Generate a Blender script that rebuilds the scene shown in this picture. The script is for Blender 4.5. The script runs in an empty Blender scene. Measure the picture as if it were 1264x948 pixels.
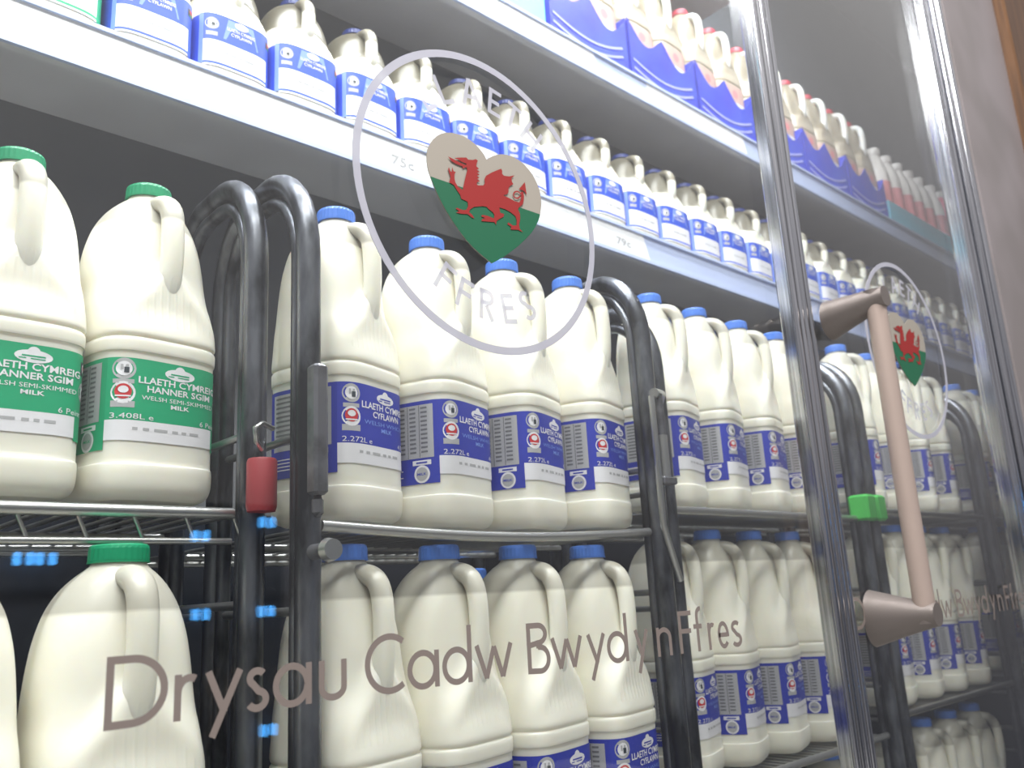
import bpy, math, random
from mathutils import Vector, Matrix
from mathutils.geometry import tessellate_polygon
random.seed(7)
C = bpy.context.scene.collection
SC = bpy.context.scene

# ---------------------------------------------------------------- camera, world, lights, exposure
F_PX, YAW, PITCH, ROLL = 1082.5, 0.76095, 0.24238, -0.05542
cy, sy = math.cos(YAW), math.sin(YAW)
fwd = Vector((sy*math.cos(PITCH), cy*math.cos(PITCH), math.sin(PITCH)))
r0 = Vector((cy, -sy, 0)); u0 = r0.cross(fwd)
right = math.cos(ROLL)*r0 + math.sin(ROLL)*u0
up = -math.sin(ROLL)*r0 + math.cos(ROLL)*u0
cam_d = bpy.data.cameras.new('camera'); cam = bpy.data.objects.new('camera', cam_d); C.objects.link(cam)
cam.matrix_world = Matrix(((right.x, up.x, -fwd.x, 0), (right.y, up.y, -fwd.y, 0), (right.z, up.z, -fwd.z, 0), (0, 0, 0, 1)))
cam_d.sensor_width = 36; cam_d.lens = F_PX/1264*36; cam_d.clip_start = .01
cam_d.dof.use_dof = True; cam_d.dof.focus_distance = .62; cam_d.dof.aperture_fstop = 11
SC.camera = cam
SC.view_settings.view_transform = 'Standard'; SC.view_settings.look = 'None'
SC.view_settings.gamma = 1; SC.view_settings.use_curve_mapping = False
SC.view_settings.exposure = 0.32

w = bpy.data.worlds.new('store'); SC.world = w; w.use_nodes = True
nt = w.node_tree; bg = nt.nodes['Background']
tc = nt.nodes.new('ShaderNodeTexCoord'); sx = nt.nodes.new('ShaderNodeSeparateXYZ')
rp = nt.nodes.new('ShaderNodeValToRGB'); ad = nt.nodes.new('ShaderNodeMath'); ad.operation = 'MULTIPLY_ADD'
ad.inputs[1].default_value = .5; ad.inputs[2].default_value = .5
nt.links.new(tc.outputs['Generated'], sx.inputs[0]); nt.links.new(sx.outputs['Z'], ad.inputs[0])
nt.links.new(ad.outputs[0], rp.inputs[0]); nt.links.new(rp.outputs[0], bg.inputs[0])
e = rp.color_ramp.elements
e[0].position = .35; e[0].color = (.05, .055, .07, 1); e[1].position = .98; e[1].color = (1, .97, .95, 1)
m_ = e.new(.52); m_.color = (.165, .16, .17, 1); m_ = e.new(.68); m_.color = (.34, .33, .34, 1)
bg.inputs[1].default_value = 1.0

def area(name, loc, rot, sx_, sy_, power, col=(1, 1, 1)):
    l = bpy.data.lights.new(name, 'AREA'); l.shape = 'RECTANGLE'; l.size = sx_; l.size_y = sy_; l.energy = power; l.color = col
    o = bpy.data.objects.new(name, l); o.location = loc; o.rotation_euler = rot; C.objects.link(o); return o
# LED strip of the cabinet canopy, just behind the door heads, shining down and back over the shelf fronts
area('canopy_led_light', (.35, .50, 1.44), (math.radians(6), 0, 0), 2.1, .07, 34, (.93, .96, 1.0))
# unseen shop light row, added above and in front to brighten the vertical faces
area('shop_fill_light', (.0, -.30, 1.95), (math.radians(28), 0, 0), 2.0, .30, 84, (1.0, .985, .96))

# ---------------------------------------------------------------- materials
def mat(name, col, rough=.5, metal=0., spec=.5, sss=0., alpha=None):
    m = bpy.data.materials.new(name); m.use_nodes = True
    b = m.node_tree.nodes['Principled BSDF']
    b.inputs['Base Color'].default_value = (*col, 1); b.inputs['Roughness'].default_value = rough
    b.inputs['Metallic'].default_value = metal; b.inputs['Specular IOR Level'].default_value = spec
    if sss:
        b.inputs['Subsurface Weight'].default_value = sss; b.inputs['Subsurface Radius'].default_value = (1, .8, .55)
        b.inputs['Subsurface Scale'].default_value = .012
    return m
def noise_mix(m, c1, c2, scale=30, detail=4, lo=.4, hi=.6, stretch=(1, 1, 1), rough=None, bump=0):
    n = m.node_tree; b = n.nodes['Principled BSDF']
    t = n.nodes.new('ShaderNodeTexCoord'); mp = n.nodes.new('ShaderNodeMapping'); mp.inputs['Scale'].default_value = stretch
    nz = n.nodes.new('ShaderNodeTexNoise'); nz.inputs['Scale'].default_value = scale; nz.inputs['Detail'].default_value = detail
    r = n.nodes.new('ShaderNodeValToRGB'); r.color_ramp.elements[0].position = lo; r.color_ramp.elements[1].position = hi
    r.color_ramp.elements[0].color = (*c1, 1); r.color_ramp.elements[1].color = (*c2, 1)
    n.links.new(t.outputs['Object'], mp.inputs[0]); n.links.new(mp.outputs[0], nz.inputs['Vector'])
    n.links.new(nz.outputs['Fac'], r.inputs[0]); n.links.new(r.outputs[0], b.inputs['Base Color'])
    if bump:
        bp = n.nodes.new('ShaderNodeBump'); bp.inputs['Strength'].default_value = bump; bp.inputs['Distance'].default_value = .001
        n.links.new(nz.outputs['Fac'], bp.inputs['Height']); n.links.new(bp.outputs[0], b.inputs['Normal'])
    return m
def srgb(r, g, b):
    return tuple(((c/255)/12.92 if c/255 <= .04045 else ((c/255+.055)/1.055)**2.4) for c in (r, g, b))

def jug_material(name, W, H, line, milk=(.87, .845, .74), air_shade=(.52, .50, .43)):
    """translucent plastic, milk up to `line`, empty top above, on some bottles with painted-in shade; ribs pressed into the panel under the handle"""
    m = mat(name, milk, .32, 0, .45, .35); n = m.node_tree; b = n.nodes['Principled BSDF']; N = n.nodes.new; L = n.links.new
    t = N('ShaderNodeTexCoord'); s = N('ShaderNodeSeparateXYZ'); L(t.outputs['Object'], s.inputs[0])
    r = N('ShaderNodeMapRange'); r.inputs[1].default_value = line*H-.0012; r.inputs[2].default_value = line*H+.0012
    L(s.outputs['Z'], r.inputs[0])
    mx = N('ShaderNodeMix'); mx.data_type = 'RGBA'; mx.inputs[6].default_value = (*milk, 1); mx.inputs[7].default_value = (*air_shade, 1)
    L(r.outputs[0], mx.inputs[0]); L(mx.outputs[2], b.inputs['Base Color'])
    def mth(op, a, bb=None, c=None):
        q = N('ShaderNodeMath'); q.operation = op
        for i, v in enumerate((a, bb, c)):
            if v is None: continue
            if isinstance(v, (int, float)): q.inputs[i].default_value = v
            else: L(v, q.inputs[i])
        return q.outputs[0]
    X, Y, Z = s.outputs
    # triangle under the handle: |x| < k*(ztop - z), z above the ridge, front side only
    half = mth('MULTIPLY', mth('SUBTRACT', .665*H, Z), .42*W/(.175*H))
    inside = mth('LESS_THAN', mth('ABSOLUTE', X), half)
    inside = mth('MULTIPLY', inside, mth('GREATER_THAN', Z, .50*H))
    inside = mth('MULTIPLY', inside, mth('LESS_THAN', Y, -.2*W))
    ribs = mth('POWER', mth('ABSOLUTE', mth('SINE', mth('MULTIPLY', X, math.pi/(W*.062)))), 6.)
    # row of pressed dots along the slanted edges
    edge = mth('ABSOLUTE', mth('SUBTRACT', mth('ABSOLUTE', X), half))
    band = mth('LESS_THAN', edge, .02*W)
    dots = mth('MULTIPLY', band, mth('GREATER_THAN', mth('SINE', mth('MULTIPLY', Z, 2*math.pi/(.021*H))), .3))
    dots = mth('MULTIPLY', dots, mth('MULTIPLY', mth('GREATER_THAN', Z, .50*H), mth('LESS_THAN', Y, -.2*W)))
    hgt = mth('SUBTRACT', mth('MULTIPLY', ribs, mth('MULTIPLY', inside, .5)), dots)
    bp = N('ShaderNodeBump'); bp.inputs['Strength'].default_value = .42; bp.inputs['Distance'].default_value = .0012
    L(hgt, bp.inputs['Height']); L(bp.outputs[0], b.inputs['Normal'])
    return m

M = {}
M['cap_blue'] = mat('cap_blue', srgb(80, 130, 222), .35)
M['cap_navy'] = mat('cap_navy', srgb(40, 60, 140), .35)
M['cap_green'] = mat('cap_green', srgb(20, 145, 100), .35)
M['cap_red'] = mat('cap_red', srgb(185, 50, 70), .35)
M['blue'] = mat('label_blue', srgb(38, 52, 165), .45)
M['sblue'] = mat('label_bright_blue', srgb(38, 80, 205), .45)
M['green'] = mat('label_green', srgb(10, 160, 110), .45)
M['white'] = mat('label_white', (.78, .77, .80), .5)
M['lblue'] = mat('label_pale_blue', srgb(120, 150, 225), .5)
M['lgrey'] = mat('label_grey', (.42, .42, .43), .5)
M['dgrey'] = mat('label_print_grey', (.16, .16, .17), .5)
M['red'] = mat('label_red', srgb(200, 40, 45), .5)
M['dark'] = mat('label_dark', (.03, .04, .05), .5)
M['pink'] = mat('label_pink', srgb(226, 140, 145), .5)
M['pinkl'] = mat('label_blush', srgb(205, 170, 160), .5)
M['rose'] = mat('label_rose', srgb(225, 85, 120), .5)
M['carton'] = noise_mix(mat('carton_blue', srgb(60, 70, 205), .45), srgb(48, 58, 200), srgb(66, 88, 215), 14, 2, .35, .7)
M['carton_line'] = mat('carton_line', srgb(165, 170, 240), .45)
M['carton_in'] = mat('carton_inside', (.35, .3, .22), .8)
M['cyan'] = mat('tray_cyan', srgb(130, 215, 240), .5)
M['enamel'] = noise_mix(mat('shelf_enamel', (.72, .72, .75), .4), (.66, .66, .69), (.74, .74, .77), 6, 3)
M['ticket'] = mat('ticket_paper', (.86, .86, .88), .5)
M['rail'] = mat('ticket_rail', srgb(195, 207, 240), .25)
M['backwall'] = noise_mix(mat('cabinet_liner', (.13, .14, .155), .45), (.11, .12, .135), (.15, .155, .17), 3, 3)
M['back_shade'] = mat('back_shade_navy', (.012, .015, .024), .5)  # near-black tone holding the shade behind the trolleys
M['ceil'] = mat('cabinet_ceiling', (.12, .115, .12), .5)
M['endw'] = noise_mix(mat('cabinet_end', (.25, .25, .26), .4), (.10, .105, .11), (.13, .125, .125), 4, 2)
M['steel'] = noise_mix(mat('worn_steel', (.3, .3, .32), .34, .9), (.035, .037, .043), (.20, .21, .235), 45, 6, .38, .62, (1, 1, .35), bump=.3)
M['wire'] = mat('wire_steel', (.45, .45, .44), .3, .9)
M['latch'] = noise_mix(mat('latch_steel', (.16, .165, .18), .45, .8), (.12, .12, .13), (.2, .2, .22), 60, 4)
M['chrome'] = noise_mix(mat('polished_aluminium', (.6, .61, .64), .13, 1.), (.42, .43, .46), (.74, .75, .79), 8, 3, .35, .65, (60, 60, .6))
M['gasket'] = mat('gasket', (.03, .03, .035), .6)
M['gpanel'] = noise_mix(mat('panel_grey', srgb(135, 127, 128), .5), srgb(128, 121, 121), srgb(142, 134, 136), 5, 2)
M['wood'] = noise_mix(mat('brown_wood', srgb(92, 60, 32), .5), srgb(78, 50, 26), srgb(104, 70, 40), 20, 4, .35, .65, (8, 8, .5))
M['floor'] = noise_mix(mat('floor_tile', (.5, .49, .47), .4), (.46, .45, .43), (.54, .53, .51), 3, 3)
M['handle'] = mat('handle_satin', srgb(172, 155, 146), .38, .25)
M['bracket'] = mat('bracket_satin', srgb(118, 110, 106), .4, .4)
M['redtape'] = mat('red_sleeve', srgb(150, 50, 55), .5)
M['gclip'] = mat('green_clip', srgb(60, 175, 70), .45)
M['jug4'] = jug_material('milk_plastic_4', .0815, .25, .855)
M['jug6'] = jug_material('milk_plastic_6', .0875, .242, .845)
M['jugS'] = jug_material('milk_plastic_small_shaded', .076, .146, .64, air_shade=(.19, .175, .135))  # dark top: empty plastic plus painted shade of the shelf above
M['jugR'] = jug_material('milk_plastic_red_shaded', .08, .235, .60, milk=(.48, .42, .33), air_shade=(.30, .26, .19))  # body and emptied top browned with painted-in shelf shade
M['jugH'] = jug_material('milk_plastic_small_handle', .076, .146, .80, air_shade=(.27, .25, .20))  # lighter copy for the handle, shade painted only into its tip
M['milk_hdl_lit'] = mat('milk_handle_lit', (.87, .86, .82), .28, 0, .5, .3)  # lit tone painted into the handles of the red-capped jugs
M['bottle_w'] = mat('bottle_cream', (.78, .74, .70), .35)

def decal(name, col, op=1.):
    m = mat(name, col, .55)
    if op < 1:
        n = m.node_tree; b = n.nodes['Principled BSDF']; o = n.nodes['Material Output']
        t = n.nodes.new('ShaderNodeBsdfTransparent'); x = n.nodes.new('ShaderNodeMixShader'); x.inputs[0].default_value = op
        n.links.new(t.outputs[0], x.inputs[1]); n.links.new(b.outputs[0], x.inputs[2]); n.links.new(x.outputs[0], o.inputs[0])
    return m
M['v_ring'] = decal('vinyl_frost', (.44, .44, .51), .8)
M['v_text'] = decal('vinyl_taupe', srgb(122, 111, 106), 1)
M['v_white'] = decal('vinyl_white', srgb(152, 145, 135))
M['v_green'] = decal('vinyl_green', srgb(12, 92, 62))
M['v_red'] = decal('vinyl_red', srgb(142, 24, 22))

def glass_material():
    m = bpy.data.materials.new('door_glass'); m.use_nodes = True; n = m.node_tree; n.nodes.clear(); N = n.nodes.new; L = n.links.new
    g = N('ShaderNodeNewGeometry'); d = N('ShaderNodeVectorMath'); d.operation = 'DOT_PRODUCT'
    L(g.outputs['Normal'], d.inputs[0]); L(g.outputs['Incoming'], d.inputs[1])
    a = N('ShaderNodeMath'); a.operation = 'ABSOLUTE'; L(d.outputs['Value'], a.inputs[0])
    s = N('ShaderNodeMath'); s.operation = 'SUBTRACT'; s.inputs[0].default_value = 1; L(a.outputs[0], s.inputs[1])
    p = N('ShaderNodeMath'); p.operation = 'POWER'; p.inputs[1].default_value = 5; L(s.outputs[0], p.inputs[0])
    k = N('ShaderNodeMath'); k.operation = 'MULTIPLY_ADD'; k.inputs[1].default_value = .96; k.inputs[2].default_value = .04; L(p.outputs[0], k.inputs[0])
    k1 = N('ShaderNodeMath'); k1.operation = 'MULTIPLY'; k1.inputs[1].default_value = 2; L(k.outputs[0], k1.inputs[0])
    k2 = N('ShaderNodeMath'); k2.operation = 'ADD'; k2.inputs[1].default_value = 1; L(k.outputs[0], k2.inputs[0])
    kk = N('ShaderNodeMath'); kk.operation = 'DIVIDE'; L(k1.outputs[0], kk.inputs[0]); L(k2.outputs[0], kk.inputs[1])   # both faces of the pane
    t = N('ShaderNodeBsdfTransparent'); t.inputs[0].default_value = (.975, .985, .98, 1)
    gl = N('ShaderNodeBsdfGlossy'); gl.inputs['Roughness'].default_value = .0
    x = N('ShaderNodeMixShader'); L(kk.outputs[0], x.inputs[0]); L(t.outputs[0], x.inputs[1]); L(gl.outputs[0], x.inputs[2])
    o = N('ShaderNodeOutputMaterial'); L(x.outputs[0], o.inputs[0]); return m
M['glass'] = glass_material()

# ---------------------------------------------------------------- mesh helpers
class MB:
    def __init__(s): s.v = []; s.f = []; s.m = []; s.slots = []; s.sm = []
    def mi(s, m):
        if m not in s.slots: s.slots.append(m)
        return s.slots.index(m)
    def add(s, vs, fs, m, smooth=False):
        b = len(s.v); s.v += [tuple(v) for v in vs]; k = s.mi(m)
        for f in fs: s.f.append(tuple(b+i for i in f)); s.m.append(k); s.sm.append(smooth)
    def box(s, x0, x1, y0, y1, z0, z1, m, bev=0):
        if bev <= 0:
            vs = [(x, y, z) for z in (z0, z1) for y in (y0, y1) for x in (x0, x1)]
            s.add(vs, [(0, 2, 3, 1), (4, 5, 7, 6), (0, 1, 5, 4), (2, 6, 7, 3), (0, 4, 6, 2), (1, 3, 7, 5)], m); return
        # bevelled box: octagonal section lofted with chamfered ends
        def ring(i, z): return [(x0+i+bev, y0+i, z), (x1-i-bev, y0+i, z), (x1-i, y0+i+bev, z), (x1-i, y1-i-bev, z), (x1-i-bev, y1-i, z), (x0+i+bev, y1-i, z), (x0+i, y1-i-bev, z), (x0+i, y0+i+bev, z)]
        s.loft([ring(bev*.9, z0), ring(0, z0+bev), ring(0, z1-bev), ring(bev*.9, z1)], m, False, True)
    def loft(s, rings, m, smooth=True, caps=True):
        n = len(rings[0]); vs = [p for r in rings for p in r]; fs = []
        for j in range(len(rings)-1):
            for i in range(n):
                k = (i+1) % n; fs.append((j*n+i, j*n+k, (j+1)*n+k, (j+1)*n+i))
        s.add(vs, fs, m, smooth)
        if caps:
            s.add(rings[0], [tuple(reversed(range(n)))], m); s.add(rings[-1], [tuple(range(n))], m)
    def tube(s, pts, r, m, n=12, ry=None, closed=False, smooth=True):
        pts = [Vector(p) for p in pts]; rings = []
        rr = r if isinstance(r, (list, tuple)) else [r]*len(pts)
        ref = None
        for i, p in enumerate(pts):
            if closed: d = pts[(i+1) % len(pts)]-pts[i-1]
            else: d = (pts[min(i+1, len(pts)-1)]-pts[max(i-1, 0)])
            d.normalize()
            if ref is None: ref = Vector((1, 0, 0)) if abs(d.x) < .8 else Vector((0, 1, 0))
            a = (ref-d*ref.dot(d)).normalized(); b = d.cross(a); ref = a
            q = rr[i]; qy = ry if ry is not None else 1
            rings.append([p+a*math.cos(t)*q+b*math.sin(t)*q*qy for t in [2*math.pi*k/n for k in range(n)]])
        if closed: rings.append(rings[0])
        s.loft(rings, m, smooth, not closed)
    def build(s, name, parent=None, kind=None, link=True):
        me = bpy.data.meshes.new(name); me.from_pydata(s.v, [], s.f)
        for k in s.slots: me.materials.append(M[k] if isinstance(k, str) else k)
        me.polygons.foreach_set('material_index', s.m); me.polygons.foreach_set('use_smooth', s.sm); me.update()
        o = bpy.data.objects.new(name, me); C.objects.link(o)
        if parent: o.parent = parent
        if kind: o['kind'] = kind
        return o
def empty(name, loc=(0, 0, 0)):
    o = bpy.data.objects.new(name, None); o.location = loc; o.empty_display_size = .02; C.objects.link(o); return o
def tag(o, label, cat, group=None):
    o['label'] = label; o['category'] = cat
    if group: o['group'] = group
    return o
def catmull(keys, n):
    """resample key tuples (first entry = parameter) smoothly"""
    out = []
    for i in range(len(keys)-1):
        p0 = keys[max(i-1, 0)]; p1 = keys[i]; p2 = keys[i+1]; p3 = keys[min(i+2, len(keys)-1)]
        for k in range(n):
            t = k/n
            out.append(tuple(.5*((2*b)+(-a+c)*t+(2*a-5*b+4*c-d)*t*t+(-a+3*b-3*c+d)*t**3) for a, b, c, d in zip(p0, p1, p2, p3)))
    out.append(tuple(keys[-1])); return out
def sstep(a, b, x):
    t = min(1, max(0, (x-a)/(b-a))); return t*t*(3-2*t)

def text_mesh(txt, bold=.0):
    cu = bpy.data.curves.new('t', 'FONT'); cu.body = txt; cu.size = 1; cu.offset = bold; cu.resolution_u = 2
    o = bpy.data.objects.new('t', cu); C.objects.link(o); bpy.context.view_layer.update()
    dg = bpy.context.evaluated_depsgraph_get(); me = o.evaluated_get(dg).to_mesh()
    vs = [tuple(v.co) for v in me.vertices]; fs = [tuple(p.vertices) for p in me.polygons]
    o.evaluated_get(dg).to_mesh_clear(); bpy.data.objects.remove(o); bpy.data.curves.remove(cu)
    x0 = min(v[0] for v in vs); x1 = max(v[0] for v in vs); y0 = min(v[1] for v in vs); y1 = max(v[1] for v in vs)
    return [((v[0]-x0)/(x1-x0), (v[1]-y0)/(y1-y0)) for v in vs], fs
TXT = {}
def text(txt, bold=.02):
    if txt not in TXT: TXT[txt] = text_mesh(txt, bold)
    return TXT[txt]

# ---------------------------------------------------------------- the setting: cabinet and store
ZF = -1.15
XR = 2.62
def setbox(name, *a, m='enamel'):
    b = MB(); b.box(*a, m); return b.build(name, kind='structure')
setbox('floor', -4, 5, -4, 3, ZF-.05, ZF, m='floor')
setbox('wall_back', -1.2, XR, .852, .90, ZF, 1.5, m='backwall')
setbox('back_shade_sheet', -1.2, XR, .846, .852, ZF, .10, m='back_shade')  # added dark sheet, stands in for shade on the lower back wall
setbox('ceiling', -1.2, XR+.05, .445, .9, 1.5, 1.55, m='ceil')
setbox('wall_end', XR, XR+.05, .445, .852, ZF, 1.5, m='endw')
setbox('wall_left', -1.25, -1.2, .445, .9, ZF, 1.5, m='endw')
setbox('wall_right', 1.425, 1.72, .405, .445, ZF, 2.2, m='gpanel')
wd = MB()
wd.box(1.72, 2.75, .385, .44, ZF, 2.2, 'wood', .004); wd.build('trim_1', kind='structure')

GY = .42
STK = [0]
def glyph_strip(mb, pts, sw, m, y, mapf, caps=True):
    STK[0] = (STK[0]+1) % 7; y = y-.00003*STK[0]
    """flat ribbon along 2D points, mitred"""
    P = []
    for p in pts:
        if not P or (Vector(p)-P[-1]).length > sw*.02: P.append(Vector(p))
    L_, R_ = [], []
    for i, p in enumerate(P):
        if i == 0: d = P[1]-P[0]; k = 1
        elif i == len(P)-1: d = P[-1]-P[-2]; k = 1
        else:
            a = (P[i]-P[i-1]).normalized(); b = (P[i+1]-P[i]).normalized(); d = a+b
            if d.length < 1e-4: d = b
            k = min(2.0, 1/max(.3, d.normalized().dot(b)))
        d = d.normalized(); nrm = Vector((-d.y, d.x))*sw/2*k
        L_.append(p+nrm); R_.append(p-nrm)
    n = len(P); front = [mapf(q, y) for q in L_]+[mapf(q, y) for q in R_]
    fs = [(i, i+1, n+i+1, n+i) for i in range(n-1)]
    mb.add(front, fs, m)
def arc(cx, cy_, rx, ry, a0, a1, n=20):
    return [(cx+rx*math.cos(math.radians(a0+(a1-a0)*i/n)), cy_+ry*math.sin(math.radians(a0+(a1-a0)*i/n))) for i in range(n+1)]
X = .66
def bez(*p): return list(p)
# geometric sans letters: x 0..1 across the letter, y in cap heights; s is inset = half stroke (in x and y units)
def letter(ch, wd_, sw):
    hx = sw/2; h = sw/2; W = wd_; S = []
    A = lambda *a, **k: S.append(arc(*a, **k))
    if ch == 'D':
        S += [[(hx, 0), (hx, 1)], [(0, 1-h), (W*.42, 1-h)]+arc(W*.42, .5, W*.58-hx, .5-h, 90, -90, 24)+[(W*.42, h), (0, h)]]
    elif ch == 'r':
        S += [[(hx, 0), (hx, X)]]; S += [arc(W*.62, X-.27, W*.62-hx, .27-h, 180, 62, 14)]
    elif ch == 'y':
        S += [[(hx*1.1, X), (W*.52, .04)], [(W-hx*1.1, X), (W*.22, -.30)]]
    elif ch == 's':
        S += [arc(W*.5, X-.165, W*.42-hx, .165-h, 35, 250, 18)[:-1]+arc(W*.5, .17, W*.48-hx, .185-h, 80, -150, 20)]
    elif ch == 'a' or ch == 'd':
        S += [arc((W-hx)*.5, X/2, (W-hx)*.5-hx*.5, X/2-h+.02, 0, 360, 30), [(W-hx, 0), (W-hx, X if ch == 'a' else 1.06)]]
    elif ch == 'u':
        S += [[(hx, X)]+arc(W/2, W*.30+h, W/2-hx, W*.30, 180, 360, 18)+[(W-hx, X)]] 
    elif ch == 'C':
        S += [arc(W*.62, .5, W*.62-hx, .52-h, 52, 308, 30)]
    elif ch == 'w':
        S += [[(hx, X), (W*.29, .03)], [(W*.29, .03), (W*.5, X*.93)], [(W*.5, X*.93), (W*.71, .03)], [(W*.71, .03), (W-hx, X)]]
    elif ch == 'B':
        S += [[(hx, 0), (hx, 1)], [(0, 1-h), (W*.5, 1-h)]+arc(W*.5, .77, W*.4-hx, .23-h, 90, -90, 14)+[(0, .54+h*.0)],
              [(W*.4, .54), (W*.55, .54)]+arc(W*.55, .27, W*.45-hx, .27-h*.6, 90, -90, 14)+[(0, h)]]
    elif ch == 'n':
        S += [[(hx, 0), (hx, X)], arc(W/2, X-W*.33-h, W/2-hx, W*.33, 180, 0, 16)+[(W-hx, 0)]]
    elif ch == 'F':
        S += [[(hx, 0), (hx, 1)], [(0, 1-h), (W, 1-h)], [(0, .52), (W*.92, .52)]]
    elif ch == 'f':
        S += [[(W*.42, 0), (W*.42, .85)]+arc(W*.42+W*.38, .86, W*.38, .17, 180, 80, 10), [(0, X-h), (W*.85, X-h)]]
    elif ch == 'e':
        S += [[(hx, X*.5), (W-hx, X*.5)]+arc(W/2, X/2, W/2-hx, X/2-h+.01, 0, 320, 26)]
    elif ch == 'L': S += [[(hx, 1), (hx, h), (W, h)]]
    elif ch == 'A': S += [[(hx, 0), (W/2, .97)], [(W/2, .97), (W-hx, 0)], [(W*.2, .32), (W*.8, .32)]]
    elif ch == 'E': S += [[(W, 1-h), (hx, 1-h), (hx, h), (W, h)], [(hx, .52), (W*.9, .52)]]
    elif ch == 'T': S += [[(0, 1-h), (W, 1-h)], [(W/2, 1-h), (W/2, 0)]]
    elif ch == 'H': S += [[(hx, 0), (hx, 1)], [(W-hx, 0), (W-hx, 1)], [(hx, .5), (W-hx, .5)]]
    elif ch == 'R':
        S += [[(hx, 0), (hx, 1)], [(0, 1-h), (W*.5, 1-h)]+arc(W*.5, .74, W*.45-hx, .26-h, 90, -90, 14)+[(0, .48+h)], [(W*.45, .48), (W-hx, 0)]]
    elif ch == 'S':
        S += [arc(W*.5, .75, W*.44-hx, .25-h, 35, 262, 18)[:-1]+arc(W*.5, .26, W*.5-hx, .26-h, 84, -150, 20)]
    return S
SLOGAN = [('D', .341, .407), ('r', .414, .442), ('y', .448, .495), ('s', .496, .528), ('a', .534, .584), ('u', .594, .634), ('C', .661, .724),
          ('a', .73, .782), ('d', .789, .841), ('w', .846, .921), ('B', .95, .999), ('w', 1.0, 1.073), ('y', 1.082, 1.129), ('d', 1.133, 1.185),
          ('y', 1.202, 1.241), ('n', 1.263, 1.305), ('F', 1.328, 1.368), ('f', 1.373, 1.403), ('r', 1.416, 1.44), ('e', 1.447, 1.484), ('s', 1.49, 1.527)]
CXR, CZR, RR = .917, .653, .2585
def make_slogan(dx, parent, y):
    b = MB(); H = .0735*GY
    for ch, a, c in SLOGAN:
        Wl = (c-a)*GY/H
        for st in letter(ch, Wl, .112):
            glyph_strip(b, st, .112, 'v_text', y, lambda q, yy, a=a: (a*GY+q[0]*H+dx, yy, -.1075*GY+q[1]*H))
    return b.build('slogan_lettering', parent)
def make_ring_text(dx, parent, y):
    b = MB(); H = .052*GY
    cx, cz = CXR*GY+dx, CZR*GY
    for ch, ang, wl in [('L', 129.8, .55), ('L', 116.2, .55), ('A', 98.2, .86), ('E', 82.0, .55), ('T', 69.3, .66), ('H', 54.4, .75)]:
        rc = .197*GY; t = math.radians(ang); rot = t-math.pi/2
        for st in letter(ch, wl, .15):
            def mp(q, yy, t=t, rot=rot, wl=wl):
                lx = (q[0]-wl/2)*H; ly = (q[1]-.5)*H
                return (cx+rc*math.cos(t)+lx*math.cos(rot)-ly*math.sin(rot), yy, cz+rc*math.sin(t)+lx*math.sin(rot)+ly*math.cos(rot))
            glyph_strip(b, st, .15, 'v_ring', y, mp)
    for ch, ang, wl in [('F', -121.5, .55), ('F', -108.5, .55), ('R', -94, .62), ('E', -79.5, .55), ('S', -65.5, .6)]:
        rc = .187*GY; t = math.radians(ang); rot = t+math.pi/2
        for st in letter(ch, wl, .15):
            def mp(q, yy, t=t, rot=rot, wl=wl):
                lx = (q[0]-wl/2)*H; ly = (q[1]-.5)*H
                return (cx+rc*math.cos(t)+lx*math.cos(rot)-ly*math.sin(rot), yy, cz+rc*math.sin(t)+lx*math.sin(rot)+ly*math.cos(rot))
            glyph_strip(b, st, .15, 'v_ring', y, mp)
    return b.build('emblem_lettering', parent)
def make_ring(dx, parent, y):
    b = MB(); cx, cz = CXR*GY+dx, CZR*GY; n = 96; ri, ro = (RR-.0055)*GY, (RR+.0075)*GY; vs = []
    for yy, r in ((y, ri), (y, ro), (y+.0004, ro), (y+.0004, ri)):
        vs += [(cx+r*math.cos(2*math.pi*i/n), yy, cz+r*math.sin(2*math.pi*i/n)) for i in range(n)]
    fs = [(j*n+i, j*n+(i+1) % n, ((j+1) % 4)*n+(i+1) % n, ((j+1) % 4)*n+i) for j in range(4) for i in range(n)]
    b.add(vs, fs, 'v_ring'); return b.build('emblem_ring', parent)

def traced(pts, ox, oy, k):
    """outline read off the photograph, laid onto the plane of the door glass: (X, Z) there"""
    out = []
    for px, py in pts:
        u, v = ox+px/k, oy+py/k
        d = right*((u-632)/F_PX)+up*(-(v-474)/F_PX)+fwd
        d = d*(GY/d.y); out.append((d.x, d.z))
    return out
HEART = [(495,238),(478,205),(455,175),(425,142),(390,115),(355,95),(320,82),(285,74),(250,72),(218,78),(190,93),(165,115),(145,145),(132,178),(127,212),(128,250),(135,300),(150,345),(172,405),(200,468),(240,545),(280,610),(325,675),(370,735),(410,778),(450,815),(490,848),(528,877),(565,858),(600,837),(645,805),(690,770),(730,732),(770,690),(795,652),(815,610),(827,565),(833,520),(831,480),(825,440),(811,395),(790,350),(762,308),(730,270),(696,242),(660,222),(625,209),(590,205),(560,208),(530,218)]
HG = [(148,343),(172,405),(200,468),(240,545),(280,610),(325,675),(370,735),(410,778),(450,815),(490,848),(528,877),(565,858),(600,837),(645,805),(690,770),(730,732),(770,690),(795,652),(815,610),(824,577)]
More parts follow.
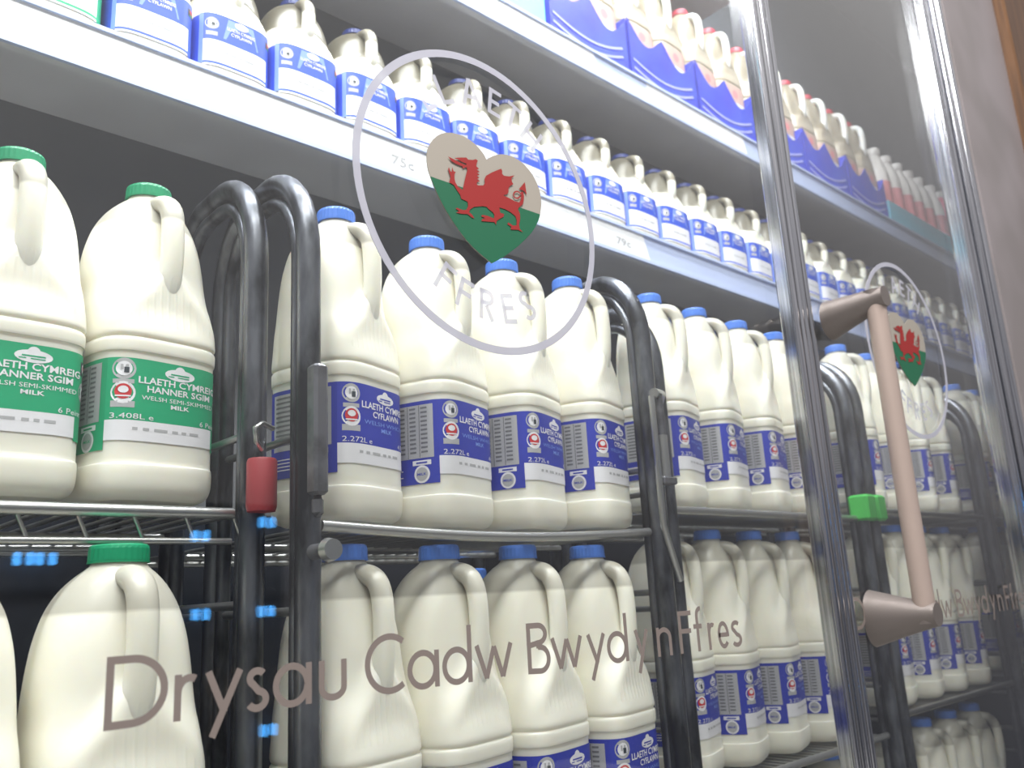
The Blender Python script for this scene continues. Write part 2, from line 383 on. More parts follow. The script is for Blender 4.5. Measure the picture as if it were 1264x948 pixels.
DRAGON = [(160,100),(200,93),(240,92),(290,92),(310,115),(360,118),(390,108),(412,125),(400,150),(395,185),(425,210),(400,222),(432,246),(400,254),(430,276),(400,286),(430,310),(402,318),(435,345),(405,352),(400,375),(415,388),(470,388),(486,365),(482,320),(500,285),(560,250),(620,225),(660,210),(672,235),(668,262),(690,285),(745,292),(805,280),(770,310),(775,350),(790,375),(755,392),(737,420),(738,460),(722,482),(680,492),(740,520),(800,553),(850,568),(868,545),(872,500),(866,455),(895,455),(902,500),(900,545),(890,590),(850,618),(838,640),(860,690),(862,740),(850,800),(858,850),(892,885),(840,860),(760,855),(765,825),(725,800),(735,780),(790,815),(822,812),(825,760),(812,715),(760,672),(700,640),(640,622),(650,678),(692,692),(685,720),(640,745),(612,765),(605,805),(588,777),(450,767),(457,745),(490,735),(445,715),(460,700),(520,712),(582,738),(588,702),(570,672),(530,642),(505,615),(460,608),(370,617),(332,640),(318,670),(352,700),(375,737),(348,730),(300,692),(240,690),(180,677),(215,660),(175,637),(190,625),(250,650),(288,648),(308,610),(303,562),(270,545),(235,530),(225,490),(190,440),(158,385),(108,355),(122,300),(95,215),(105,195),(120,237),(133,245),(141,195),(153,237),(177,245),(163,270),(165,320),(175,360),(200,400),(250,435),(265,370),(282,290),(300,225),(292,192),(248,210),(250,187),(180,160),(130,130),(95,80),(150,108),(228,148),(282,172),(296,160),(240,137),(200,112)]
ARROW = [(912,352),(848,428),(880,436),(905,450),(931,490),(922,420)]
def poly(b, pts, y, dx, m, y2=None):
    n = len(pts); tris = tessellate_polygon([[Vector((p[0], p[1], 0)) for p in pts]])
    b.add([(p[0]+dx, y, p[1]) for p in pts], [tuple(t) for t in tris], m)
    if y2 is not None:
        b.add([(p[0]+dx, yy, p[1]) for yy in (y, y2) for p in pts], [(i, (i+1) % n, n+(i+1) % n, n+i) for i in range(n)], m)
def make_heart(dx, parent, y):
    b = MB(); poly(b, traced(HEART, 500, 150, 4.99), y, dx, 'v_white', y+.0006)
    poly(b, traced(HG, 500, 150, 4.99), y-.0003, dx, 'v_green')
    h = b.build('heart_badge', parent); h['label'] = 'heart-shaped badge, white above and green below'
    d = MB(); poly(d, traced(DRAGON, 540, 185, 8.617), y-.0006, dx, 'v_red'); poly(d, traced(ARROW, 540, 185, 8.617), y-.0006, dx, 'v_red')
    ring = traced(arc(826, 488, 36, 36, 20, 330, 22)+[(868, 478)], 540, 185, 8.617)
    glyph_strip(d, ring, .0011, 'v_red', y-.0006, lambda q, yy: (q[0]+dx, yy, q[1]))
    g = d.build('dragon', h); g['label'] = 'red dragon with raised claw on the heart'
    return h

def make_door(name, x0, x1, dx, has_handle):
    z0, z1 = ZF+.12, 1.52
    t = empty(name, (0, 0, 0)); t['kind'] = 'structure'
    for i, yy in enumerate((GY+.002, GY+.011)):
        g = MB(); vs = [(x0+.01, yy, z0+.02), (x1-.01, yy, z0+.02), (x1-.01, yy, z1-.02), (x0+.01, yy, z1-.02)]
        g.add(vs, [(0, 1, 2, 3)], 'glass'); g.build('glass_pane', t)
    for a, c in ((x0, x0+.0185), (x1-.0185, x1)):
        s = MB(); f = GY-.006
        s.box(a, c, f+.004, f+.019, z0, z1, 'chrome', .0015)
        s.tube([(a+.0042, f+.004, z0), (a+.0042, f+.004, z1)], .0040, 'chrome', 14)
        s.tube([(c-.0042, f+.004, z0), (c-.0042, f+.004, z1)], .0040, 'chrome', 14)
        s.box((a+c)/2-.002, (a+c)/2+.002, f+.002, f+.006, z0, z1, 'gasket')
        s.build('door_stile', t)
    for a, c in ((z0, z0+.03), (z1-.03, z1)):
        s = MB(); s.box(x0+.0185, x1-.0185, GY-.002, GY+.013, a, c, 'chrome', .002); s.build('door_rail', t)
    yd = GY-.0012
    make_ring(dx, t, yd); make_ring_text(dx, t, yd); make_heart(dx, t, yd); make_slogan(dx, t, yd)
    if has_handle:
        hx, hy = .880, .368; zt, zb = .286, -.034
        h = MB(); h.tube([(hx, hy, zb+.004), (hx, hy, zt-.004)], .0100, 'handle', 28)
        hb = h.build('door_handle', t); hb['label'] = 'pale satin vertical bar handle'
        for zc, sgn in ((zt, 1), (zb, -1)):
            k = MB(); rings = []
            for q in range(9):
                u = q/8; y = GY+.0005+(hy-GY-.012)*u
                rz = (.011 if sgn > 0 else .017)*(1-u)**1.1+.0108; rx = .010*(1-u)**1.2+.0112
                cz = zc-(.010*(1-u)) if sgn > 0 else zc-.002*(1-u)
                rings.append([(hx+rx*math.cos(a), y, cz+rz*math.sin(a)) for a in [2*math.pi*i/28 for i in range(28)]])
            k.loft(rings, 'bracket')
            k.tube([(hx, hy, zc-sgn*.0045), (hx, hy, zc-sgn*.0025)], .0114, 'gasket', 28)
            k.tube([(hx, hy, zc-sgn*.0025), (hx, hy, zc+sgn*.008)], .0116, 'bracket', 28)
            k.build('handle_bracket', hb)
    return t
make_door('door_1', -.05, .8155, 0, False)
make_door('door_2', .8165, 1.372, (2.56-.917)*GY, True)
fr = MB(); fr.box(1.375, 1.422, .412, .446, ZF, 1.55, 'chrome', .004)
fr.tube([(1.382, .411, ZF), (1.382, .411, 1.55)], .006, 'chrome', 14); fr.tube([(1.412, .411, ZF), (1.412, .411, 1.55)], .006, 'chrome', 14)
fr.build('trim_2', kind='structure')
hd = MB(); hd.box(-1.2, 1.375, .412, .446, 1.525, 1.62, 'chrome', .004); hd.build('trim_3', kind='structure')

# ---------------------------------------------------------------- wall shelves
def shelf(name, x0, x1, yf, zt, th, label, strips, dep=.851):
    t = empty(name, (0, yf, zt)); tag(t, label, 'shelf')
    b = MB(); b.box(x0, x1, 0, .012, -th, 0, 'enamel', .0015); b.box(x0, x1, .012, dep-yf, -.008, -.0005, 'enamel')
    b.build('shelf_panel', t)
    r = MB(); r.box(x0+.002, x1-.002, -.004, 0, -th-.002, -th+.003, 'rail'); r.box(x0+.002, x1-.002, -.004, 0, -.003, .001, 'rail')
    r.box(x0+.002, x1-.002, -.001, 0, -th, 0, 'rail'); r.build('ticket_rail', t)
    for a, c in strips:
        s = MB(); s.add([(a, -.0018, -th+.003), (c+.012, -.0018, -th+.003), (c, -.0018, -.003), (a, -.0018, -.003), (a, -.0012, -th+.003), (c+.012, -.0012, -th+.003), (c, -.0012, -.003), (a, -.0012, -.003)],
                        [(0, 1, 2, 3), (7, 6, 5, 4), (0, 4, 5, 1), (3, 2, 6, 7), (0, 3, 7, 4), (1, 5, 6, 2)], 'ticket'); s.build('ticket_strip', t)
    return t
SY = .70
s1 = shelf('display_shelf', -1.15, XR-.005, SY, .70*SY+.002, .042, 'long white metal shelf carrying the small blue-labelled milk bottles', [(-.5, .935)])
s2 = shelf('display_shelf', -1.15, XR-.005, SY, 1.073*SY+.001, .038, 'white metal shelf carrying the blue cartons and red-capped jugs', [(.2, .86), (.98, 1.24)])
s3 = shelf('display_shelf', -1.15, 1.376, SY, 1.125, .03, 'white shelf end at the very top edge above the red-capped jugs', [])
# faint grey price print on the lower shelf ticket
def flat_text(b, txt, x, z, wd_, h, y, m):
    v, f = text(txt, .01); b.add([(x+p[0]*wd_, y, z+p[1]*h) for p in v], f, m)
for px, tx in ((.505, '75c'), (.875, '79c')):
    pm = MB(); flat_text(pm, tx, px, -.030, .030, .011, -.0021, 'lgrey'); pm.build('price_print', s1)

# ---------------------------------------------------------------- jugs
KEYS = [(0, .40, .40, .40, 4), (.012, .46, .46, .46, 4.2), (.035, .492, .492, .492, 4.0), (.07, .50, .50, .50, 4.0), (.095, .497, .497, .497, 4.0), (.11, .486, .486, .486, 4.2),
        (.25, .486, .486, .486, 4.2), (.40, .486, .486, .486, 4.2), (.415, .50, .50, .50, 4.0), (.448, .502, .502, .502, 4.0), (.458, .488, .488, .488, 4.0), (.47, .502, .502, .502, 4.0),
        (.52, .497, .48, .497, 3.8), (.57, .490, .445, .494, 3.6), (.62, .478, .40, .489, 3.3), (.67, .474, .375, .486, 3.0), (.73, .462, .36, .478, 2.8),
        (.79, .440, .34, .460, 2.6), (.85, .396, .305, .42, 2.4), (.895, .330, .26, .352, 2.3), (.925, .258, .225, .275, 2.2), (.945, .195, .188, .20, 2.0), (.957, .168, .168, .168, 2), (.975, .168, .168, .168, 2)]
def section(ax, yf, yb, n, N):
    yc = (yb-yf)/2; ay = (yb+yf)/2; out = []
    for i in range(N):
        t = 2*math.pi*i/N - math.pi/2 + 1e-4
        c, s = math.cos(t), math.sin(t)
        out.append((ax*math.copysign(abs(c)**(2/n), c), yc+ay*math.copysign(abs(s)**(2/n), s)))
    return out
def resect(pts, N):
    """even spacing round the outline, starting at the front centre"""
    P = pts+[pts[0]]; L = [0]
    for a, b in zip(P, P[1:]): L.append(L[-1]+math.hypot(b[0]-a[0], b[1]-a[1]))
    out = []; j = 0
    for i in range(N):
        q = L[-1]*i/N
        while L[j+1] < q: j += 1
        t = (q-L[j])/max(1e-9, L[j+1]-L[j]); out.append((P[j][0]+(P[j+1][0]-P[j][0])*t, P[j][1]+(P[j+1][1]-P[j][1])*t))
    return out
def jug_body(W, H, m, N=96, per=4):
    b = MB(); rings = []
    for z, ax, yf, yb, n in catmull(KEYS, per):
        z = max(0, z); n = max(2, n); r = resect(section(ax, yf, yb, n, 240), N); ring = []
        for x, y in r:
            if .49 < z < .72 and y < .1:
                half = .07+.38*max(0, (.70-z)/.20); g = 1-sstep(half-.09, half+.10, abs(x))
                yg = -.478+.03*(z-.49)/.2; 
                g *= (1-sstep(.66, .72, z))*sstep(.475, .60, z)
                if yg < y: y = y+(yg-y)*g*sstep(.15, -.15, y)
            ring.append((x*W, y*W, z*H))
        rings.append(ring)
    b.loft(rings, m)
    return b
def jug_handle(W, H, m):
    b = MB(); K = [(0, -.10, .915), (1, -.22, .918), (2, -.34, .903), (3, -.41, .862), (4, -.43, .79), (5, -.425, .72), (6, -.405, .66), (7, -.37, .61), (8, -.33, .56)]
    P = catmull(K, 4); R = [.108-.012*math.sin(min(1, k/32)*math.pi) for k in range(len(P))]
    b.tube([(0, p[1]*W, p[2]*H) for p in P], [r*W for r in R], m, 20, ry=.85); return b
def jug_cap(W, H, m):
    b = MB(); n = 60; rings = []
    for z, r, kn in ((.958, .178, 0), (.962, .186, 1), (.990, .184, 1), (.997, .180, 0), (1.0, .168, 0)):
        rings.append([((r+(.003 if (i % 2 and kn) else 0))*W*math.cos(2*math.pi*i/n), (r+(.003 if (i % 2 and kn) else 0))*W*math.sin(2*math.pi*i/n), z*H) for i in range(n)])
    b.loft(rings, m, False)
    b.add([(.186*W*math.cos(a)*k, .186*W*math.sin(a)*k, z*H) for k, z in ((1.03, .957), (1.03, .961)) for a in [2*math.pi*i/n for i in range(n)]],
          [(i, (i+1) % n, n+(i+1) % n, n+i) for i in range(n)], m)
    return b
class Wrap:
    def __init__(s, W, H, half=.486, n=4.2):
        s.W, s.H = W, H
        p = section(half, half, half, n, 720); s.P = p+[p[0]]; s.L = [0]
        for a, c in zip(s.P, s.P[1:]): s.L.append(s.L[-1]+math.hypot(c[0]-a[0], c[1]-a[1]))
    def at(s, q, z, off):
        T = s.L[-1]; q %= T; lo, hi = 0, len(s.L)-1
        while hi-lo > 1:
            mid = (lo+hi)//2
            if s.L[mid] <= q: lo = mid
            else: hi = mid
        t = (q-s.L[lo])/max(1e-9, s.L[hi]-s.L[lo]); a, c = s.P[lo], s.P[hi]
        x, y = a[0]+(c[0]-a[0])*t, a[1]+(c[1]-a[1])*t; d = Vector((c[1]-a[1], -(c[0]-a[0]))).normalized()
        return (x*s.W+d.x*off, y*s.W+d.y*off, z*s.H)
    def rect(s, b, s0, s1, z0, z1, m, lay=0):
        n = max(1, int(abs(s1-s0)/.035)); off = .0005+.00012*lay
        vs = [s.at(s0+(s1-s0)*i/n, z, off) for z in (z0, z1) for i in range(n+1)]
        b.add(vs, [(i, i+1, n+2+i, n+1+i) for i in range(n)], m, True)
    def disc(s, b, sc, zc, r, m, lay=1, k=1., n=20):
        off = .0005+.00012*lay; ar = s.W/s.H
        vs = [s.at(sc, zc, off)]+[s.at(sc+r*math.cos(2*math.pi*i/n)*k, zc+r*math.sin(2*math.pi*i/n)*ar, off) for i in range(n)]
        b.add(vs, [(0, 1+i, 1+(i+1) % n) for i in range(n)], m)
    def text(s, b, txt, s0, s1, z0, z1, m, lay=2, bold=.02):
        v, f = text(txt, bold); off = .0005+.00012*lay
        b.add([s.at(s0+p[0]*(s1-s0), z0+p[1]*(z1-z0), off) for p in v], f, m)
def big_label(W, H, base, lines, vol, pints):
    b = MB(); w = Wrap(W, H); T, Bm, ws0, ws1 = .392, .215, .158, .215
    w.rect(b, -1.28, -.50, .132, T, base, 0)            # left panel, hanging lower
    w.rect(b, -.50, .62, Bm, T, base, 0); w.rect(b, -.50, .40, ws0, ws1, 'white', 0); w.rect(b, .40, .62, .150, ws1, base, 0)
    w.rect(b, .62, 1.25, .150, T, base, 0)
    # nutrition panel on the left face
    w.rect(b, -1.20, -.55, .212, .380, 'lgrey', 1)
    for i in range(11):
        z = .366-.0138*i
        w.rect(b, -1.17, -.98, z, z+.006, 'dgrey', 2)
        for k in range(3): w.rect(b, -.93+.125*k, -.86+.125*k, z, z+.006, 'dgrey', 2)
    for xx in (-.955, -.83, -.70): w.rect(b, xx, xx+.008, .214, .378, 'dgrey', 2)
    w.rect(b, -.78, -.58, .190, .205, 'white', 1); w.rect(b, -.74, -.62, .195, .200, base, 2)
    w.disc(b, -.68, .162, .085, 'white', 1); w.disc(b, -.68, .162, .065, 'lgrey', 2, 1); w.text(b, 'MILK', -.73, -.63, .158, .166, base, 3)
    for i in range(4): w.rect(b, -1.2, -.92+.03*(i % 2), .185-.010*i, .188-.010*i, 'white', 1)
    # badges
    w.disc(b, -.375, .360, .085, 'lgrey', 1); w.disc(b, -.375, .360, .058, 'white', 2); w.rect(b, -.40, -.345, .356, .372, 'lgrey', 3); w.rect(b, -.375, -.34, .348, .364, 'dark', 4); w.rect(b, -.45, -.30, .318, .330, 'lgrey', 1)
    w.disc(b, -.375, .292, .088, 'white', 1); w.disc(b, -.375, .295, .06, 'red', 2); w.disc(b, -.375, .300, .028, 'white', 3, 1.3); w.rect(b, -.43, -.32, .280, .284, 'white', 3); w.rect(b, -.46, -.29, .250, .268, 'lgrey', 1)
    # oval logo
    w.disc(b, .07, .360, .048, 'white', 1, 2.7); w.disc(b, .07, .370, .045, 'white', 1); w.rect(b, -.01, .15, .3585, .3625, base, 2); w.rect(b, -.03, .02, .352, .355, base, 2); w.rect(b, .05, .15, .352, .355, base, 2)
    w.text(b, lines[0], -.27, .43, .322, .342, 'white'); w.text(b, lines[1], -.20 if len(lines[1]) > 8 else -.12, .36 if len(lines[1]) > 8 else .28, .298, .317, 'white')
    w.text(b, lines[2], -.24, .40, .276, .288, 'lblue' if base == 'blue' else 'white', 2, 0); w.text(b, 'MILK', .0, .16, .258, .270, 'lblue' if base == 'blue' else 'white', 2, 0)
    w.text(b, vol, -.46, -.14, .219, .234, 'white', 2, 0); w.text(b, pints, .26, .47, .219, .234, 'white', 2, 0)
    # flag square and grey badge at right
    w.rect(b, .44, .56, .335, .372, 'dark', 1); w.disc(b, .50, .355, .042, 'white', 2); w.disc(b, .50, .357, .022, 'red', 3); w.rect(b, .475, .525, .338, .346, 'green', 3)
    w.disc(b, .50, .290, .075, 'lgrey', 1); w.disc(b, .50, .290, .045, 'white', 2); w.disc(b, .50, .290, .02, 'dark', 3)
    # date print on the white strip
    for i, (a, c) in enumerate(((-.30, -.26), (-.22, -.17), (-.13, -.02), (.02, .07), (.10, .14), (.17, .25))):
        w.rect(b, a, c, .188, .196, 'lgrey', 1)
    return b
def small_label(W, H, base):
    b = MB(); w = Wrap(W, H, .504, 4.0); lt = 'lblue' if base == 'sblue' else 'white'
    w.rect(b, -1.35, -.52, .10, .46, base, 0); w.rect(b, -.52, -.46, .10, .47, 'white' if base != 'sblue' else 'lblue', 0)
    w.rect(b, -.46, .62, .275, .47, base, 0); w.rect(b, -.46, .40, .115, .275, 'white', 0); w.rect(b, .40, .62, .085, .275, base, 0); w.rect(b, .62, 1.3, .085, .46, base, 0)
    w.rect(b, -.46, .40, .098, .115, base, 0); w.rect(b, -.46, .40, .085, .098, 'white', 0)
    w.disc(b, -.36, .395, .085, 'lgrey', 1); w.rect(b, -.41, -.31, .375, .41, 'white', 2); w.rect(b, -.365, -.325, .378, .40, 'dark', 3); w.rect(b, -.43, -.29, .305, .335, 'lgrey', 1)
    # paler block of text under the logo
    off = .0007; b.add([w.at(-.16, .455, off), w.at(.18, .455, off), w.at(.26, .30, off), w.at(-.22, .30, off)], [(3, 2, 1, 0)], lt)
    w.text(b, 'LLAETH CYMREIG', -.17, .21, .375, .40, 'white'); w.text(b, 'CYFLAWN' if base == 'sblue' else 'HANNER SGIM', -.12, .16, .34, .365, 'white')
    w.disc(b, .02, .435, .05, 'white', 1, 1.9)
    w.rect(b, .38, .50, .375, .43, 'dark', 1); w.disc(b, .44, .41, .03, 'red', 2); w.rect(b, .41, .47, .38, .392, 'green', 2)
    for i, (a, c) in enumerate(((-.2, -.15), (-.12, -.04), (0, .04), (.07, .2))): w.rect(b, a, c, .19, .205, 'lgrey', 1)
    return b
def pink_label(W, H):
    b = MB(); w = Wrap(W, H, .505, 4.0)
    w.rect(b, -1.2, 1.2, .12, .44, 'pinkl', 0); w.rect(b, -.4, .4, .2, .3, 'white', 1); w.disc(b, 0, .37, .10, 'pink', 1)
    return b
def make_jug(name, W, H, mb_, mcap, lab, kind='big', hm='milk_hdl_lit'):
    t = empty(name)
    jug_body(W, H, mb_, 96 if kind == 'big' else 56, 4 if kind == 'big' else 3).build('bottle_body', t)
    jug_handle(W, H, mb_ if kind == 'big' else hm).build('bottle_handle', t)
    jug_cap(W, H, mcap).build('cap', t)
    lab.build('paper_label', t)
    return t
def dup(root):
    r = root.copy(); C.objects.link(r)
    for ch in list(root.children):
        c = ch.copy(); C.objects.link(c); c.parent = r
    return r
class Kind:
    def __init__(s, root): s.r = root; s.used = False
    def put(s, loc, rz, label, cat, group, sc=1):
        o = dup(s.r) if s.used else s.r; s.used = True
        o.location = loc; o.rotation_euler = (0, 0, math.radians(rz)); o.scale = (sc, sc, sc); tag(o, label, cat, group); return o
K6 = Kind(make_jug('green_capped_milk_jug', .0875, .242, 'jug6', 'cap_green', big_label(.0875, .242, 'green', ('LLAETH CYMREIG', 'HANNER SGIM', 'WELSH SEMI-SKIMMED'), '3.408L e', '6 Peint')))
K4 = Kind(make_jug('blue_capped_milk_jug', .0815, .25, 'jug4', 'cap_blue', big_label(.0815, .25, 'blue', ('LLAETH CYMREIG', 'CYFLAWN', 'WELSH WHOLE'), '2.272L e', '4 Peint')))
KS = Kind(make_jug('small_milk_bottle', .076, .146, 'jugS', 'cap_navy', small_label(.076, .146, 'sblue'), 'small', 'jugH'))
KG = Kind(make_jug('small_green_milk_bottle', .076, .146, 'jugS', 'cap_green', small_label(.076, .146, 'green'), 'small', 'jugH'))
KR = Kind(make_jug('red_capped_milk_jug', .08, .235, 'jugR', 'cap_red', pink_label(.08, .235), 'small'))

# ---------------------------------------------------------------- roll trolleys
def rounded_hoop(x, yf, yr, zt, zb, R=.055):
    p = [(x, yf, zb), (x, yf, zt-R*1.3)]
    for i in range(1, 9): a = math.pi*(1-i/16*1.0); p.append((x, yf+R+R*math.cos(a), zt-R*1.3+R*1.3*math.sin(a)))
    for i in range(1, 9): a = math.pi/2*(1-i/8); p.append((x, yr-R+R*math.cos(a), zt-R*1.3+R*1.3*math.sin(a)))
    p.append((x, yr, zb)); return p
def make_trolley(x0, x1, yf, zt, zs, label, yb=.835, sag=.0, latch=None):
    t = empty('roll_trolley', ((x0+x1)/2, (yf+yb)/2, ZF)); tag(t, label, 'trolley', 'wheeled milk trolleys'); ox, oy, oz = t.location
    def bld(mb, nm, par=t):
        for i, v in enumerate(mb.v): mb.v[i] = (v[0]-ox, v[1]-oy, v[2]-oz)
        return mb.build(nm, par)
    for sgn, x in ((1, x0), (-1, x1)):
        m = MB(); zb = ZF+.12
        m.tube(rounded_hoop(x, yf, yf+.135, zt, zb), .0085, 'steel', 14)
        m.tube(rounded_hoop(x, yf+.013, yf+.122, zt-.014, zb, .045), .0055, 'steel', 10)
        m.tube([(x, yb, zb), (x, yb, zt-.03)], .008, 'steel', 12)
        for k, z in enumerate((zt-.09, zt-.115)): m.tube([(x, yf+.135, z), (x, yb, z)], .0035, 'steel', 8)
        z = zt-.2
        while z > zb:
            m.tube([(x, yf, z), (x, yb, z)], .0030, 'wire', 8); z -= .115
        m.tube([(x, yf, zb+.01), (x, yb, zb+.01)], .008, 'steel', 10)
        bld(m, 'side_frame')
    for z in zs:
        m = MB(); a, c = x0+.012, x1-.012
        fz = lambda u: z-.0045-sag*math.sin(math.pi*u)
        m.tube([(a+(c-a)*i/16, yf+.004, fz(i/16)) for i in range(17)], .004, 'wire', 10)
        if x0 < 0: m.tube([(a+(c-a)*i/16, yf+.006, fz(i/16)-.018) for i in range(17)], .0022, 'wire', 8)
        n = 26
        for i in range(n+1):
            u = i/n; m.tube([(a+(c-a)*u, yf+.004, fz(u)-.001), (a+(c-a)*u, yb, z-.006)], .0017, 'wire', 6)
            if i % 2 == 0 and x0 < 0: m.tube([(a+(c-a)*u, yf+.004, fz(u)-.001), (a+(c-a)*u+.008, yf+.006, fz(u)-.018)], .0014, 'wire', 6)
        for yy in (yf+.12, yf+.22, yb-.01): m.tube([(a, yy, z-.010), (c, yy, z-.010)], .003, 'wire', 8)
        bld(m, 'wire_shelf')
    for x in (x0+.02, x1-.02):
        for y in (yf+.02, yb-.03):
            m = MB(); m.tube([(x-.012, y, ZF+.06), (x+.012, y, ZF+.06)], [.058, .058], 'gasket', 24)
            m.box(x-.016, x-.013, y-.015, y+.015, ZF+.06, ZF+.13, 'steel'); m.box(x+.013, x+.016, y-.015, y+.015, ZF+.06, ZF+.13, 'steel'); m.box(x-.016, x+.016, y-.015, y+.015, ZF+.12, ZF+.125, 'steel')
            bld(m, 'caster')
    return t, bld
T1, b1 = make_trolley(-.17, .278, .552, .322, (.071, -.215, -.50), 'leftmost steel trolley loaded with green-capped jugs')
T2, b2 = make_trolley(.297, .668, .512, .316, (.060, -.2155, -.48), 'steel trolley with four blue-capped jugs between two arched frames', sag=.006)
T3, b3 = make_trolley(.722, 1.142, .540, .300, (.086, -.183, -.45), 'steel trolley of blue-capped jugs just left of the chrome door edge')
T4, b4 = make_trolley(1.172, 1.595, .540, .305, (.098, -.165, -.44), 'steel trolley seen through the second door behind the handle')
T5, b5 = make_trolley(1.635, 2.10, .550, .300, (.098, -.16, -.44), 'far right steel trolley at the end of the cabinet')
# box latch, knob and red sleeve between the first two trolleys
m = MB(); m.box(.2865, .2970, .485, .497, .072, .158, 'latch', .002); m.box(.2880, .2955, .487, .495, .058, .072, 'latch', .003); b2(m, 'latch_box')
m = MB(); m.tube([(.294, .50, .037), (.294, .482, .037)], [.005, .005], 'latch', 16); m.tube([(.294, .482, .037), (.294, .476, .037)], [.0075, .0065], 'wire', 16); b2(m, 'pin_knob')
m = MB()
m.tube([(.2763, .536, .066), (.2763, .536, .070), (.2763, .536, .099), (.2763, .536, .101)], [.0092, .0100, .0100, .0092], 'redtape', 24, ry=1.0)
o = b1(m, 'red_sleeve'); o['label'] = 'faded red plastic sleeve on the front post'
m = MB(); m.tube([(.277, .538, .108), (.270, .532, .112), (.267, .528, .120), (.273, .530, .124), (.283, .534, .122)], .0018, 'wire', 8); b1(m, 'wire_hook')
# clasp on the post right of the four jugs
m = MB()
m.tube([(.668, .500, .105), (.668, .500, .145)], .0055, 'wire', 14); m.tube([(.660, .498, .185), (.680, .505, .187), (.694, .52, .182)], .005, 'wire', 10)
m.tube([(.668, .499, .145), (.668, .499, .185)], .0038, 'latch', 12); m.tube([(.657, .499, .182), (.657, .499, .060), (.680, .503, .010)], .0032, 'wire', 10)
m.box(.659, .679, .494, .506, .098, .105, 'latch', .001); b2(m, 'clasp')
for tb, x, y in ((b3, 1.142, .530), (b4, 1.172, .530)):
    m = MB(); m.box(x-.013, x+.013, y-.006, y+.022, .078, .112, 'gclip', .003); o = tb(m, 'green_clip'); o['label'] = 'bright green plastic clip'

ORD = ['first', 'second', 'third', 'fourth', 'fifth', 'sixth', 'seventh', 'eighth', 'ninth', 'tenth', 'eleventh', 'twelfth', 'thirteenth', 'fourteenth', 'fifteenth', 'sixteenth', 'seventeenth', 'eighteenth', 'nineteenth', 'twentieth',
       'twenty-first', 'twenty-second', 'twenty-third', 'twenty-fourth', 'twenty-fifth', 'twenty-sixth', 'twenty-seventh', 'twenty-eighth']
j = lambda a: random.uniform(-a, a)
# green six-pint jugs
K6.put((.2285, .632, .0785), 8, 'green-capped jug on the upper tray, right beside the first steel frame', 'milk jug', 'green-capped six-pint jugs')
K6.put((.139, .632, .0785), 2, 'green-capped jug on the upper tray, cut by the left picture edge', 'milk jug', 'green-capped six-pint jugs')
K6.put((.193, .553, -.2075), 2, 'green-capped jug on the lower tray behind the letter D', 'milk jug', 'green-capped six-pint jugs', 1.045)
K6.put((.098, .553, -.2075), -2, 'green-capped jug on the lower tray at the bottom left corner', 'milk jug', 'green-capped six-pint jugs', 1.045)
# blue four-pint jugs
def row(xs, y, z, phrase, rz=2.5, sc=1):
    for i, x in enumerate(xs):
        yy = y[i] if isinstance(y, (list, tuple)) else y; zz = z[i] if isinstance(z, (list, tuple)) else z
        K4.put((x, yy, zz), (20 if sc <= 1 else 12)+j(rz), '%s %s' % (ORD[i], phrase), 'milk jug', 'blue-capped four-pint jugs', sc)
row([.352, .441, .530, .619], [.564, .561, .562, .562], [.0605, .0575, .0575, .060], 'blue-capped jug from the left on upper tray of the four-jug trolley', 1.5)
row([.3465, .4315, .5155, .602], .546, -.2150, 'blue-capped jug from the left on lower tray of the four-jug trolley', 1, 1.04)
row([.790, .880, .971, 1.062], .592, .0865, 'blue-capped jug from the left on upper tray left of the chrome mullion', 2)
row([.782, .870, .958, 1.048], .60, -.1825, 'blue-capped jug from the left on lower tray left of the chrome mullion', 2)
row([.80, .892, .983, 1.074], .60, -.4495, 'blue-capped jug from the left on bottom tray left of the chrome mullion', 2)
row([1.245, 1.337, 1.428, 1.52], .592, .0985, 'blue-capped jug from the left on upper tray behind the door handle', 3)
row([1.245, 1.337, 1.428, 1.52], .592, -.1645, 'blue-capped jug from the left on lower tray behind the door handle', 3, .98)
row([1.245, 1.337, 1.428, 1.52], .592, -.4395, 'blue-capped jug from the left on bottom tray behind the door handle', 3, .98)
row([1.71, 1.802, 1.894, 1.985], .60, .0985, 'blue-capped jug from the left on upper tray of the farthest trolley', 3)
row([1.71, 1.802, 1.894, 1.985], .60, -.1595, 'blue-capped jug from the left on lower tray of the farthest trolley', 3, .98)
# second row, glimpsed through the arched frames
K4.put((.782, .70, .0865), 1, 'blue-capped jug in the back row seen through the arch right of the four jugs', 'milk jug', 'blue-capped four-pint jugs')
K4.put((.612, .72, -.2150), 1, 'shaded back-row jug on the lower tray behind the word yn', 'milk jug', 'blue-capped four-pint jugs')

# small bottles on the lower white shelf
zs = .70*SY+.003
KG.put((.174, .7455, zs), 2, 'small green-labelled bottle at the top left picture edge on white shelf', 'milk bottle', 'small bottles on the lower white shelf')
for i in range(27):
    x = .2555+.0785*i
    if x > 2.45: break
    where = 'left of the chrome mullion' if x < 1.36 else 'seen through the second door'
    k = i if x < 1.36 else i-n_first
    if x < 1.36: n_first = i+1
    KS.put((x, .7455+j(.0015), zs), j(2.), '%s small blue-labelled bottle %s, counting from the left, on white shelf' % (ORD[k], where), 'milk bottle', 'small bottles on the lower white shelf')

